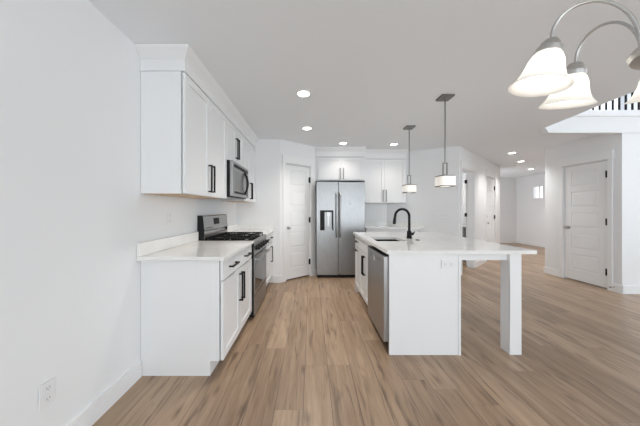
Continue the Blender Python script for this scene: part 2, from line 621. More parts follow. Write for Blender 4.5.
# loft fascia and ledge
struct(MB().prism([(3.555, 2.569), (3.623, 2.462), (8.0, 2.462), (8.0, 2.72), (3.57, 2.72)], 3.585, 3.70, 'y').build('trim_5', 'wall_paint'))
struct(MB().box(3.60, 8.0, 3.565, 3.74, 2.71, 2.735).box(3.60, 8.0, 3.60, 3.70, 2.735, 2.815).build('trim_6', 'trim_paint'))

# bathroom behind the open doorway
struct(MB().box(3.2, 3.92, 6.3, 6.42, 0, CEIL).box(4.30, 4.80, 6.3, 6.42, 0, CEIL).box(3.92, 4.30, 6.3, 6.42, 0, 2.09)
       .box(3.92, 4.30, 6.3, 6.42, 2.37, CEIL).build('wall_bathroom', 'wall_paint'))
struct(MB().box(2.62, 2.74, 4.78, 6.42, 0, CEIL).build('wall_bathroom_left', 'wall_paint'))
struct(MB().box(2.74, 3.2, 6.3, 6.42, 0, CEIL).build('wall_bathroom_corner', 'wall_paint'))
wf = structE('window_4', (4.11, 6.36, 2.09))
MB().box(3.92, 4.30, 6.32, 6.40, 2.09, 2.11).box(3.92, 4.30, 6.32, 6.40, 2.35, 2.37).box(3.92, 3.94, 6.32, 6.40, 2.11, 2.35).box(4.28, 4.30, 6.32, 6.40, 2.11, 2.35).build('window_frame', 'trim_paint', wf)
MB().box(3.94, 4.28, 6.355, 6.365, 2.11, 2.35).build('pane', 'window_glass', wf)
# open bathroom door leaf, swung back against the inside of the hall wall
dl = structE('door_4', MH @ Vector((1.28, -0.17, 0.02)))
MB(MH).box(0.95, 1.69, -0.16, -0.125, 0.02, 2.09).build('leaf', 'trim_paint', dl)
for hz in (0.30, 1.17, 1.915):
    MB(MH).box(0.87, 0.94, -0.165, -0.123, hz - 0.04, hz + 0.04).build('hinge', 'black_metal', dl)

# ------------------------------------------------------------------ cabinets
def bar_handle(M, parent, u, d, z, length, vertical=True, r=0.0065, m='black_metal'):
    b = MB(M)
    s, off = length / 2, 0.034
    if vertical:
        b.box(u - r, u + r, d + off - r, d + off + r, z - s, z + s)
        for k in (-1, 1):
            b.box(u - r, u + r, d, d + off - r, z + k * s - (2 * r if k > 0 else 0), z + k * s + (2 * r if k < 0 else 0))
    else:
        b.box(u - s, u + s, d + off - r, d + off + r, z - r, z + r)
        for k in (-1, 1):
            b.box(u + k * s - (2 * r if k > 0 else 0), u + k * s + (2 * r if k < 0 else 0), d, d + off - r, z - r, z + r)
    return b.build('handle', m, parent)


def shaker(M, u0, u1, z0, z1, d=0.006, fw=0.058, t=0.02):
    b = MB(M)
    b.box(u0 + fw, u1 - fw, d, d + t - 0.010, z0 + fw, z1 - fw)
    b.box(u0, u0 + fw, d, d + t, z0, z1).box(u1 - fw, u1, d, d + t, z0, z1)
    b.box(u0 + fw, u1 - fw, d, d + t, z0, z0 + fw).box(u0 + fw, u1 - fw, d, d + t, z1 - fw, z1)
    return b


def slab(M, u0, u1, z0, z1, d=0.003, t=0.02):
    return MB(M).box(u0, u1, d, d + t, z0, z1)


def cabinet(name, label, M, width, depth, z0, z1, fronts, group, toe=0.0, outline=None, cat='cabinet', hm='black_metal', under=None, top=None):
    """local frame: u along the face, d outward from the carcass face, z up"""
    root = thing(name, label, cat, M @ Vector((width / 2, -depth / 2, z0 if not toe else 0)), group)
    b = MB(M)
    if outline:
        b.prism(outline, z0, z1)
    elif toe:
        b.prism([(-depth, 0.0), (-0.075, 0.0), (-0.075, toe), (-0.005, toe), (-0.005, z1), (-depth, z1)], 0, width, 'x')
    else:
        b.box(0, width, -depth, -0.006, z0, z1)
    b.build('carcass', 'cabinet_paint', root)
    if under:
        MB(M).box(0.02, width - 0.02, -depth + 0.005, -0.02, z0 - 0.003, z0).build('underside', 'birch_ply', root)
    for kind, u0, u1, a0, a1, hs in fronts:
        f = (shaker(M, u0, u1, a0, a1) if kind != 'slab' else slab(M, u0, u1, a0, a1)).build(
            'drawer' if kind in ('slab', 'drawer') else 'door', 'cabinet_paint', root)
        if hs:
            bar_handle(M, f, hs[0], 0.023, hs[1], hs[2], hs[3], m=hm)
    return root


G_BASE, G_UP = 'white base cabinets', 'white wall cabinets'
XF = -0.707                                     # carcass face of the left base run
ML = frame((XF, 0), (0, 1), (1, 0))


def MLy(y):
    return frame((XF, y), (0, 1), (1, 0))


DZ0, DZ1, RZ0, RZ1 = 0.118, 0.728, 0.738, 0.893
Wd = 0.885
g_ = 0.003
cabinet('base_cabinet', 'white shaker base cabinet nearest the viewer, left of the gas range', MLy(1.822), Wd, XF - XL - 0.003, 0, 0.899, [
    ('slab', g_, Wd / 2 - 0.0015, RZ0, RZ1, (Wd / 4, 0.815, 0.17, False)),
    ('slab', Wd / 2 + 0.0015, Wd - g_, RZ0, RZ1, (Wd * 3 / 4, 0.815, 0.17, False)),
    ('door', g_, Wd / 2 - 0.0015, DZ0, DZ1, (Wd / 2 - 0.032, 0.555, 0.26, True)),
    ('door', Wd / 2 + 0.0015, Wd - g_, DZ0, DZ1, (Wd / 2 + 0.032, 0.555, 0.26, True))], G_BASE, toe=0.115)
Y2 = 3.492
W2 = YS - Y2 - 0.004
cabinet('base_cabinet', 'white base cabinet between the gas range and the pantry corner', MLy(Y2), W2, XF - XL - 0.003, 0, 0.899, [
    ('slab', g_, W2 / 2 - 0.0015, RZ0, RZ1, (W2 * 0.25, 0.815, 0.13, False)),
    ('slab', W2 / 2 + 0.0015, W2 - g_, RZ0, RZ1, (W2 * 0.75, 0.815, 0.13, False)),
    ('door', g_, W2 - g_, DZ0, DZ1, (W2 - 0.16, 0.535, 0.26, True))], G_BASE, toe=0.115)

# countertops of the left run with their backsplash strips
tag(MB().box(XL + 0.001, -0.66, 1.776, 2.712, 0.901, 0.931, 0.003).build('countertop', 'quartz'), 'white quartz countertop on the near left base cabinet, before the range', 'countertop', 'quartz countertops')
tag(MB().box(XL + 0.001, XL + 0.024, 1.776, 2.712, 0.932, 1.035, 0.002).build('backsplash', 'quartz'), 'low quartz backsplash strip on the left wall before the range', 'backsplash', 'quartz backsplash strips')
tag(MB().box(XL + 0.001, -0.66, 3.488, YS - 0.001, 0.901, 0.931, 0.003).build('countertop', 'quartz'), 'short quartz countertop between the range and the pantry corner', 'countertop', 'quartz countertops')
tag(MB().prism([(XL + 0.001, 3.488), (XL + 0.024, 3.488), (XL + 0.024, YS - 0.024), (-0.66, YS - 0.024), (-0.66, YS - 0.001), (XL + 0.001, YS - 0.001)], 0.932, 1.035).build('backsplash', 'quartz'),
    'L-shaped quartz backsplash strip in the corner behind the range', 'backsplash', 'quartz backsplash strips')

# wall cabinets of the left run
XU = -1.003                                     # carcass face


def MU(y):
    return frame((XU, y), (0, 1), (1, 0))


UZ0, UZ1 = 1.417, 2.352
W1 = 0.905
dU = XU - XL - 0.003
cabinet('wall_cabinet', 'white two-door wall cabinet nearest the viewer, left of the microwave', MU(1.822), W1, dU, 1.415, UZ1 + 0.01, [
    ('door', g_, W1 / 2 - 0.0015, UZ0, UZ1, (W1 / 2 - 0.032, 1.585, 0.26, True)),
    ('door', W1 / 2 + 0.0015, W1 - g_, UZ0, UZ1, (W1 / 2 + 0.032, 1.585, 0.26, True))], G_UP, under=True)
cabinet('wall_cabinet', 'short white two-door wall cabinet above the microwave', MU(2.730), 0.692, dU, 1.872, UZ1 + 0.01, [
    ('door', g_, 0.3445, 1.876, UZ1, (0.314, 2.08, 0.26, True)),
    ('door', 0.3475, 0.689, 1.876, UZ1, (0.378, 2.08, 0.26, True))], G_UP)
W3 = YS - 3.425 - 0.004
cabinet('wall_cabinet', 'white two-door wall cabinet between the microwave and the pantry corner', MU(3.425), W3, dU, 1.415, UZ1 + 0.01, [
    ('door', g_, W3 / 2 - 0.0015, UZ0, UZ1, (W3 / 2 - 0.032, 1.585, 0.26, True)),
    ('door', W3 / 2 + 0.0015, W3 - g_, UZ0, UZ1, (W3 / 2 + 0.032, 1.585, 0.26, True))], G_UP, under=True)


def crown_profile(b, path_pts, zs):
    """mitred crown: path_pts = list of outlines (lists of plan points), one per profile step"""
    rings = []
    for off, z in zs:
        rings.append([(x, y, z) for x, y in path_pts(off)])
    vs = [[b.v(p) for p in r] for r in rings]
    k = len(vs[0])
    for i in range(len(vs) - 1):
        for j in range(k):
            b._face([vs[i][j], vs[i][(j + 1) % k], vs[i + 1][(j + 1) % k], vs[i + 1][j]])
    b._face(vs[0])
    b._face(vs[-1])
    return b


# frieze + crown over the left wall cabinets
CZ = [(0.004, UZ1 + 0.012), (0.004, 2.452), (0.010, 2.455), (0.014, 2.465), (0.058, 2.515), (0.064, 2.529)]
tag(crown_profile(MB(), lambda o: [(XL + 0.002, 1.822 - o), (XU + 0.022 + o, 1.822 - o), (XU + 0.022 + o, YS - 0.002), (XL + 0.002, YS - 0.002)], CZ).build('crown_moulding', 'cabinet_paint'),
    'white crown moulding over the left wall cabinets', 'moulding', 'crown mouldings')

# microwave over the range
mw = thing('microwave', 'stainless over-the-range microwave under the short wall cabinet', 'microwave', (-1.15, 3.11, 1.44))
MM = frame((-0.945, 2.735), (0, 1), (1, 0))
MB(MM).box(0, 0.684, -0.36, 0, 1.44, 1.868, 0.004).build('body', 'black_plastic', mw)
b_ = MB(MM)
b_.box(0, 0.684, 0, 0.034, 1.452, 1.866, 0.004)
b_.build('door', 'stainless', mw)
MB(MM).box(0.07, 0.43, 0.034, 0.036, 1.535, 1.755, 0.0005).build('window', 'stainless_dark', mw)
v_ = MB(MM)
v_.box(0.05, 0.64, 0.034, 0.037, 1.795, 1.835)
v_.build('vent_grille', 'black_plastic', mw)
MB(MM).box(0.07, 0.43, 0.034, 0.0365, 1.485, 1.51).build('label_strip', 'black_plastic', mw)
MB(MM).box(0.56, 0.66, 0.034, 0.037, 1.48, 1.77).build('control_panel', 'black_glass', mw)
hp = [(0.485, 0.036 + 0.045 * math.sin(math.pi * t / 12), 1.49 + 0.30 * t / 12) for t in range(13)]
MB(MM).tube(hp, 0.014, 10).build('handle', 'black_metal', mw, True)
MB(MM).box(0.05, 0.64, -0.33, -0.03, 1.436, 1.44).build('underside_filter', 'stainless_dark', mw)

# gas range
rg = thing('gas_range', 'stainless gas range with black grates in the left counter run', 'range', (-0.98, 3.105, 0))
MG = frame((-0.695, 2.728), (0, 1), (1, 0))
RW = 0.754
MB(MG).box(0, RW, -0.59, 0.0, 0.04, 0.915).box(0, 0.007, 0, 0.03, 0.04, 0.915).box(RW - 0.007, RW, 0, 0.03, 0.04, 0.915).build('body', 'black_plastic', rg)
MB(MG).box(0.004, RW - 0.004, -0.558, 0.01, 0.915, 0.926, 0.004).build('cooktop', 'black_glass', rg)
b_ = MB(MG)
b_.prism([(0.0, 0.745), (0.040, 0.755), (0.026, 0.912), (0.018, 0.925), (-0.02, 0.925)], 0.0075, RW - 0.0075, 'x')
b_.build('control_panel', 'stainless', rg)
for i in range(5):
    u = 0.09 + i * (RW - 0.18) / 4
    k = MB(MG)
    k.lathe((u, 0.034, 0.832), [(0.029, 0), (0.029, 0.010), (0.024, 0.014), (0.022, 0.042), (0.017, 0.047)], 18, axis='y')
    k.box(u - 0.005, u + 0.005, 0.078, 0.086, 0.810, 0.854)
    k.build('knob', 'black_plastic', rg, True)
od = MB(MG).box(0.0075, RW - 0.0075, 0.0, 0.036, 0.285, 0.742, 0.004).build('oven_door', 'stainless', rg)
MB(MG).box(0.055, RW - 0.055, 0.036, 0.038, 0.335, 0.66).build('glass', 'oven_glass', od)
b_ = MB(MG)
b_.tube([(0.06, 0.082, 0.70), (RW - 0.06, 0.082, 0.70)], 0.012, 12)
for u in (0.075, RW - 0.075):
    b_.box(u - 0.012, u + 0.012, 0.036, 0.082, 0.69, 0.71)
b_.build('handle', 'stainless', od, True)
MB(MG).box(0.0075, RW - 0.0075, 0.0, 0.034, 0.045, 0.272, 0.004).build('storage_drawer', 'stainless', rg)
for u in (0.03, RW - 0.03):
    for d in (-0.52, -0.05):
        MB(MG).lathe((u, d, 0), [(0.018, 0.0), (0.018, 0.04)], 12).build('foot', 'black_plastic', rg)
# three grates side by side
for i in range(3):
    u0 = 0.02 + i * 0.2395
    u1 = u0 + 0.235
    gt = MB(MG)
    za, zb = 0.946, 0.960
    for u in (u0, u1 - 0.012):
        gt.box(u, u + 0.012, -0.54, -0.015, za, zb)
    for d in (-0.54, -0.283, -0.027):
        gt.box(u0 + 0.012, u1 - 0.012, d, d + 0.012, za, zb)
    for d in (-0.45, -0.375, -0.20, -0.115):
        gt.box(u0 + 0.012, u0 + 0.085, d, d + 0.010, za, zb + 0.003)
        gt.box(u1 - 0.085, u1 - 0.012, d, d + 0.010, za, zb + 0.003)
    um = (u0 + u1) / 2
    gt.box(um - 0.005, um + 0.005, -0.528, -0.46, za, zb + 0.003).box(um - 0.005, um + 0.005, -0.36, -0.21, za, zb + 0.003).box(um - 0.005, um + 0.005, -0.10, -0.027, za, zb + 0.003)
    for u in (u0, u1 - 0.012):
        for d in (-0.54, -0.283, -0.027):
            gt.box(u, u + 0.012, d, d + 0.012, 0.926, za)
    gt.build('grate', 'cast_iron', rg)
    for d in (-0.41, -0.16):
        MB(MG).lathe((um, d, 0.926), [(0.048, 0), (0.046, 0.008), (0.032, 0.010), (0.032, 0.018), (0.004, 0.019)], 20).build('burner', 'black_metal', rg, True)
# backguard
bg = MB(MG).prism([(-0.618, 0.916), (-0.56, 0.916), (-0.56, 0.94), (-0.54, 0.955), (-0.54, 0.985), (-0.56, 1.0), (-0.57, 1.03), (-0.618, 1.03)], 0.004, RW - 0.004, 'x').build('backguard', 'stainless', rg)
MB(MG).prism([(-0.618, 1.0), (-0.545, 1.045), (-0.562, 1.205), (-0.572, 1.218), (-0.618, 1.218)], 0.006, RW - 0.006, 'x').build('control_housing', 'stainless', rg)
for u in (-0.004, RW - 0.006):
    MB(MG).prism([(-0.622, 0.904), (-0.551, 0.904), (-0.544, 1.042), (-0.561, 1.207), (-0.572, 1.220), (-0.622, 1.220)], u, u + 0.01, 'x').build('end_cap', 'black_plastic', rg)


def slant(zv):                                  # front of the control housing at height zv
    t = (zv - 1.045) / (1.205 - 1.045)
    return -0.545 - 0.017 * t


b_ = MB(MG)
b_.prism([(slant(1.10), 1.10), (slant(1.10) + 0.002, 1.10), (slant(1.18) + 0.002, 1.18), (slant(1.18), 1.18)], 0.29, 0.47, 'x')
b_.build('display', 'black_plastic', rg)
b_ = MB(MG)
b_.prism([(slant(1.065), 1.065), (slant(1.065) + 0.0015, 1.065), (slant(1.073) + 0.0015, 1.073), (slant(1.073), 1.073)], 0.04, 0.24, 'x')
b_.build('badge_line', 'black_plastic', rg)

# refrigerator
fr = thing('refrigerator', 'stainless side-by-side refrigerator with a water dispenser, by the pantry', 'refrigerator', (0.555, 4.80, 0))
FX0, FX1, FY = 0.105, 1.015, 4.41
MF = frame((FX0, FY), (1, 0), (0, -1))
FW = FX1 - FX0
MB(MF).box(0.004, FW - 0.004, -0.76, -0.075, 0.03, 1.795).build('body', 'black_plastic', fr)
MB(MF).box(0.01, FW - 0.01, -0.09, -0.045, 0.012, 0.058).build('kick_grille', 'black_plastic', fr)
sp_ = 0.405
for (u0, u1, nm) in ((0.0, sp_ - 0.003, 'freezer_door'), (sp_ + 0.003, FW, 'fridge_door')):
    if nm == 'freezer_door':
        b_ = MB(MF)
        q0, q1, w0, w1 = 0.065, 0.315, 0.90, 1.275
        b_.box(u0, q0, -0.07, 0, 0.062, 1.81).box(q1, u1, -0.07, 0, 0.062, 1.81)
        b_.box(q0, q1, -0.07, 0, 0.062, w0).box(q0, q1, -0.07, 0, w1, 1.81).box(q0, q1, -0.07, -0.062, w0, w1)
        d_ = b_.build(nm, 'stainless_fridge', fr)
        e_ = MB(MF)
        e_.box(q0, q0 + 0.085, -0.062, 0.004, w0, w1)
        e_.box(q0 + 0.085, q1, -0.062, 0.004, w1 - 0.03, w1).box(q1 - 0.022, q1, -0.062, 0.004, w0, w1 - 0.03)
        e_.build('dispenser_panel', 'black_plastic', d_)
        e_ = MB(MF)
        e_.box(q0 + 0.085, q1 - 0.022, -0.060, -0.055, w0, w1 - 0.03)
        e_.box(q0 + 0.085, q1 - 0.022, -0.055, 0.003, w0, w0 + 0.03)
        e_.build('dispenser_niche', 'stainless_dark', d_)
        e_ = MB(MF)
        e_.box(q0 + 0.125, q1 - 0.06, -0.055, -0.012, w1 - 0.11, w1 - 0.035, 0.004)
        e_.box(q0 + 0.140, q1 - 0.075, -0.050, -0.035, w0 + 0.07, w1 - 0.11, 0.003)
        e_.build('dispenser_spout', 'nickel', d_)
    else:
        d_ = MB(MF).box(u0, u1, -0.07, 0, 0.062, 1.81, 0.008).build(nm, 'stainless_fridge', fr)
        s_ = MB(MF)
        s_.box(0.62, 0.655, 0, 0.0012, 1.395, 1.425).box(0.66, 0.70, 0, 0.0012, 1.405, 1.412).box(0.64, 0.69, 0, 0.0012, 1.385, 1.389)
        s_.build('pale_marks', 'mark_white', d_)  # small pale marks on the door face
    hu = sp_ - 0.035 if nm == 'freezer_door' else sp_ + 0.035
    b_ = MB(MF)
    pts = [(hu, 0.0, 0.775), (hu, 0.035, 0.79), (hu, 0.055, 0.83)] + [(hu, 0.055 + 0.012 * math.sin(math.pi * i / 8), 0.83 + 0.72 * i / 8) for i in range(1, 8)] + [(hu, 0.055, 1.55), (hu, 0.035, 1.59), (hu, 0.0, 1.605)]
    b_.tube(pts, 0.0145, 12)
    b_.build('handle', 'stainless', d_, True)
for u in (0.05, FW - 0.05):
    MB(MF).box(u - 0.045, u + 0.045, -0.16, -0.01, 1.8105, 1.832, 0.004).build('hinge_cover', 'black_plastic', fr)
    MB(MF).lathe((u, -0.12, 0), [(0.018, 0), (0.018, 0.03)], 12).build('foot', 'black_plastic', fr)
    MB(MF).lathe((u, -0.70, 0), [(0.018, 0), (0.018, 0.03)], 12).build('foot', 'black_plastic', fr)

# cabinet over the refrigerator
MFC = frame((0.094, 4.722), (1, 0), (0, -1))
WF = 0.98
cabinet('wall_cabinet', 'deep white two-door cabinet above the refrigerator', MFC, WF, YB - 4.722 - 0.003, 1.868, 2.345, [
    ('door', 0.055, 0.517, 1.885, 2.325, (0.487, 2.005, 0.22, True)),
    ('door', 0.520, WF - 0.003, 1.885, 2.325, (0.552, 2.005, 0.22, True))], G_UP, hm='nickel_dark')
CB = [(0.004, 2.347), (0.004, 2.437), (0.010, 2.440), (0.014, 2.455), (0.050, 2.508), (0.056, 2.529)]
tag(crown_profile(MB(), lambda o: [(0.094, YB - 0.002), (0.094, 4.70 - o), (0.094 + WF + o * 0.3, 4.70 - o), (0.094 + WF + o * 0.3, YB - 0.002)], CB).build('crown_moulding', 'cabinet_paint'),
    'white crown moulding over the refrigerator cabinet', 'moulding', 'crown mouldings')

# back wall cabinet and base cabinet right of the refrigerator
UX0 = 1.080
WB = 0.90


def ang(u_from):                                # inside edge of the angled wall at local u, in depth behind y
    x = UX0 + u_from
    return 5.25 - 0.5546 * (x - 1.70)


YU = 4.922
MBU = frame((UX0, YU), (1, 0), (0, -1))
k0 = 1.70 - UX0
out = [(0, 0), (WB, 0), (WB, -(ang(WB) - YU) + 0.012), (k0, -(YB - YU) + 0.012), (0, -(YB - YU) + 0.004)]
cabinet('wall_cabinet', 'white two-door wall cabinet on the back wall right of the refrigerator', MBU, WB, 0.32, 1.43, 2.345, [
    ('door', g_, WB / 2 - 0.0015, 1.433, 2.335, (WB / 2 - 0.032, 1.575, 0.24, True)),
    ('door', WB / 2 + 0.0015, WB - g_, 1.433, 2.335, (WB / 2 + 0.032, 1.575, 0.24, True))], G_UP, outline=out, hm='nickel_dark')
CB2 = [(a, z) for a, z in CB]
tag(crown_profile(MB(), lambda o: [(UX0 + 0.016, 4.90 - o), (UX0 + WB + o, 4.90 - o), (UX0 + WB + o, ang(WB + o) - 0.008), (1.70, YB - 0.008), (UX0 + 0.016, YB - 0.008)], CB2).build('crown_moulding', 'cabinet_paint'),
    'white crown moulding over the cabinet right of the refrigerator', 'moulding', 'crown mouldings')

YC = 4.645
MBB = frame((UX0, YC), (1, 0), (0, -1))
WC = 1.02
outb = [(0, 0), (WC, 0), (WC, -(ang(WC) - YC) + 0.02), (k0, -(YB - YC) + 0.02), (0, -(YB - YC) + 0.01)]
cabinet('base_cabinet', 'white base cabinet along the back wall behind the island', MBB, WC, 0.55, 0.115, 0.899, [
    ('slab', g_, 0.5085, RZ0, RZ1, (0.255, 0.815, 0.17, False)), ('slab', 0.5115, WC - g_, RZ0, RZ1, (0.765, 0.815, 0.17, False)),
    ('door', g_, 0.5085, DZ0, DZ1, (0.476, 0.555, 0.26, True)), ('door', 0.5115, WC - g_, DZ0, DZ1, (0.544, 0.555, 0.26, True))], G_BASE, outline=outb)
tb = MB(MBB).box(0.0, WC - 0.02, -0.33, -0.075, 0.0, 0.114)
tk = tb.build('toe_kick', 'cabinet_paint', bpy.data.objects[[o.name for o in bpy.data.objects if o.name.startswith('base_cabinet')][-1]])
pA = (2.30, 5.25 - 0.5546 * 0.60)
tag(MB().prism([(UX0, YC - 0.04), (2.13, YC - 0.04), (2.345, 4.885), (1.70, YB - 0.003), (UX0, YB - 0.002)], 0.901, 0.931).build('countertop', 'quartz'),
    'quartz countertop along the back wall right of the refrigerator', 'countertop', 'quartz countertops')
tag(MB().prism([(UX0, YB - 0.024), (1.695, YB - 0.026), (2.33, 4.874), (2.341, 4.891), (1.70, YB - 0.003), (UX0, YB - 0.002)], 0.932, 1.02).build('backsplash', 'quartz'),
    'low quartz backsplash strip on the back wall right of the refrigerator', 'backsplash', 'quartz backsplash strips')

# ------------------------------------------------------------------ island
IY0, IY1 = 2.083, 3.69
IX0, IX1 = 0.716, 1.325
isl = thing('kitchen_island', 'white island base with end panel and square post leg', 'island', (1.30, 2.88, 0))
MB().box(0.694, 1.305, IY0, IY0 + 0.02, 0, 0.899).build('end_panel', 'cabinet_paint', isl)
MB().box(1.306, IX1, IY0 - 0.006, IY1, 0, 0.899).build('back_panel', 'cabinet_paint', isl)
MB().box(0.694, 1.305, IY1 - 0.02, IY1, 0, 0.899).build('end_panel', 'cabinet_paint', isl)
MB().box(IX1, 1.762, IY0 + 0.03, IY0 + 0.05, 0.835, 0.899).build('apron', 'cabinet_paint', isl)
MB().box(IX1, 1.762, IY1 - 0.05, IY1 - 0.03, 0.835, 0.899).build('apron', 'cabinet_paint', isl)
MB().box(1.83, 1.85, IY0 + 0.105, IY1 - 0.105, 0.835, 0.899).build('apron', 'cabinet_paint', isl)
for y in (IY0, IY1 - 0.105):
    MB().box(1.762, 1.867, y, y + 0.105, 0, 0.899, 0.003).build('leg', 'cabinet_paint', isl)

MI = frame((IX0, 0), (0, 1), (-1, 0))


def MIy(y):
    return frame((IX0, y), (0, 1), (-1, 0))


WS = 0.62
cabinet('base_cabinet', 'white island sink cabinet beside the dishwasher', MIy(2.712), WS, 0.585, 0, 0.70, [
    ('slab', g_, WS - g_, RZ0, RZ1, None),
    ('door', g_, WS / 2 - 0.0015, DZ0, DZ1, (WS / 2 - 0.032, 0.57, 0.24, True)),
    ('door', WS / 2 + 0.0015, WS - g_, DZ0, DZ1, (WS / 2 + 0.032, 0.57, 0.24, True))], G_BASE, toe=0.115)
WN = IY1 - 0.021 - 3.334
cabinet('base_cabinet', 'narrow white island drawer cabinet at the end facing the refrigerator', MIy(3.334), WN, 0.585, 0, 0.899, [
    ('slab', g_, WN - g_, RZ0, RZ1, (WN / 2, 0.815, 0.14, False)),
    ('drawer', g_, WN - g_, DZ0, DZ1, (WN / 2, 0.685, 0.14, False))], G_BASE, toe=0.115)

# dishwasher
dw = thing('dishwasher', 'stainless dishwasher in the near end of the island', 'dishwasher', (0.98, 2.41, 0))
MD = frame((0.70, 2.108), (0, 1), (-1, 0))
DWW = 0.598
MB(MD).box(0.0, DWW - 0.055, -0.58, 0, 0.10, 0.868).build('tub', 'black_plastic', dw)
MB(MD).box(0.01, DWW - 0.01, -0.58, -0.06, 0.0, 0.10).build('toe_kick', 'black_plastic', dw)
dd = MB(MD).box(0.003, DWW - 0.003, 0.003, 0.048, 0.10, 0.868, 0.003).build('door', 'stainless', dw)
MB(MD).box(0.003, DWW - 0.003, 0.006, 0.046, 0.868, 0.876).build('control_strip', 'black_glass', dd)
MB(MD).box(0.10, DWW - 0.10, 0.048, 0.050, 0.795, 0.835).build('pocket_handle', 'stainless_dark', dd)
MB(MD).prism([(0.30, 0.775), (0.325, 0.82), (0.345, 0.82), (0.318, 0.765), (0.306, 0.765), (0.278, 0.82), (0.29, 0.82)], 0.048, 0.0505, 'y').build('white_v', 'mark_white', dd)  # white V-shaped mark on the door front

# island countertop with the sink cut-out
CX0, CX1, CY0, CY1 = 0.665, 1.974, 2.052, 3.72
SX0, SX1, SY0, SY1 = 0.752, 1.10, 2.665, 3.07
t0, t1 = 0.9, 0.931
b_ = MB()
o4 = [(CX0, CY0), (CX1, CY0), (CX1, CY1), (CX0, CY1)]
i4 = [(SX0, SY0), (SX1, SY0), (SX1, SY1), (SX0, SY1)]
V = {}
for nm, P in (('o', o4), ('i', i4)):
    for z in (t0, t1):
        V[nm, z] = [b_.v((x, y, z)) for x, y in P]
for j in range(4):
    q = (j + 1) % 4
    for z in (t0, t1):
        b_._face([V['o', z][j], V['o', z][q], V['i', z][q], V['i', z][j]])
    b_._face([V['o', t0][j], V['o', t0][q], V['o', t1][q], V['o', t1][j]])
    b_._face([V['i', t0][j], V['i', t0][q], V['i', t1][q], V['i', t1][j]])
tag(b_.build('countertop', 'quartz'), 'large white quartz countertop of the island', 'countertop', 'quartz countertops')

sk = thing('sink', 'black undermount sink set into the island countertop', 'sink', ((SX0 + SX1) / 2, (SY0 + SY1) / 2, 0.71))
b_ = MB()
tk_ = 0.008
b_.box(SX0 - tk_, SX1 + tk_, SY0 - tk_, SY1 + tk_, 0.71, 0.718)
b_.box(SX0 - tk_, SX0, SY0 - tk_, SY1 + tk_, 0.718, 0.8995).box(SX1, SX1 + tk_, SY0 - tk_, SY1 + tk_, 0.718, 0.8995)
b_.box(SX0, SX1, SY0 - tk_, SY0, 0.718, 0.8995).box(SX0, SX1, SY1, SY1 + tk_, 0.718, 0.8995)
b_.build('basin', 'sink_black', sk)
MB().lathe(((SX0 + SX1) / 2, (SY0 + SY1) / 2, 0.718), [(0.045, 0), (0.045, 0.003), (0.03, 0.004)], 20).build('drain', 'nickel', sk, True)

# faucet
fx, fy = 1.225, 2.93
fc = thing('faucet', 'matte black gooseneck faucet on the island', 'faucet', (fx, fy, 0.931))
MB().lathe((fx, fy, 0.931), [(0.034, 0), (0.034, 0.006), (0.029, 0.012), (0.027, 0.085), (0.018, 0.097)], 20).build('base', 'black_metal', fc, True)
R_ = 0.088
zc = 0.931 + 0.275
pts = [(fx, fy, 1.02), (fx, fy, 1.11), (fx, fy, zc)] + [(fx - R_ + R_ * math.cos(a), fy, zc + R_ * math.sin(a)) for a in [math.pi * i / 14 for i in range(1, 15)]]
pts += [(fx - 2 * R_ - 0.004, fy, zc - 0.03)]
MB().tube(pts, 0.0155, 14).build('neck', 'black_metal', fc, True)
ex = fx - 2 * R_ - 0.004
MB().tube([(ex, fy, zc - 0.025), (ex - 0.003, fy, zc - 0.05), (ex - 0.007, fy, zc - 0.10)], [0.0165, 0.0185, 0.0185], 14).build('spray_head', 'black_metal', fc, True)
b_ = MB()
b_.tube([(fx, fy, 0.985), (fx + 0.05, fy, 0.985)], 0.017, 12)
b_.tube([(fx + 0.045, fy, 0.985), (fx + 0.056, fy - 0.005, 1.0), (fx + 0.062, fy - 0.01, 1.018)], [0.012, 0.008, 0.006], 10)
b_.build('lever', 'black_metal', fc, True)
tag(MB().lathe((1.245, 2.745, 0.931), [(0.024, 0), (0.024, 0.005), (0.019, 0.008), (0.004, 0.009)], 20).build('disposal_button', 'black_metal', None, True),
    'small round black button on the island beside the faucet', 'button')


# ------------------------------------------------------------------ outlets, switches, small wall things
def outlet(name, label, cat, M, wd=0.072, ht=0.117, gangs=1, switch=False, horizontal=False, group='wall plates'):
    loc = M @ Vector((0, 0, 0))
    root = thing(name, label, cat, loc, group)
    W_ = wd + (gangs - 1) * 0.046
    if horizontal:
        W_, ht = ht, wd
    MB(M).box(-W_ / 2, W_ / 2, 0.0008, 0.006, -ht / 2, ht / 2, 0.002).build('plate', 'plastic_white', root)
    if switch:
        for i in range(gangs):
            u = (i - (gangs - 1) / 2) * 0.046
            MB(M).prism([(0.006, -0.033), (0.006, 0.033), (0.011, 0.033), (0.007, 0.0), (0.008, -0.033)], u - 0.016, u + 0.016, 'x').build('rocker', 'trim_paint', root)
    else:
        for k in (-1, 1):
            b = MB(M)
            if horizontal:
                b.box(k * 0.026 - 0.017, k * 0.026 + 0.017, 0.006, 0.0085, -0.017, 0.017, 0.001)
            else:
                b.box(-0.017, 0.017, 0.006, 0.0085, k * 0.026 - 0.017, k * 0.026 + 0.017, 0.001)
            f = b.build('receptacle', 'plastic_white', root)
            s = MB(M)
            cu, cz = (k * 0.026, 0) if horizontal else (0, k * 0.026)
            s.box(cu - 0.008, cu - 0.005, 0.0085, 0.0092, cz - 0.004, cz + 0.006).box(cu + 0.005, cu + 0.008, 0.0085, 0.0092, cz - 0.004, cz + 0.006)
            s.box(cu - 0.002, cu + 0.002, 0.0085, 0.0092, cz - 0.011, cz - 0.007)
            s.build('slots', 'socket_dark', f)
    return root


def wallM(x, y, z, u, d):
    m = frame((x, y), u, d)
    m[2][3] = z
    return m


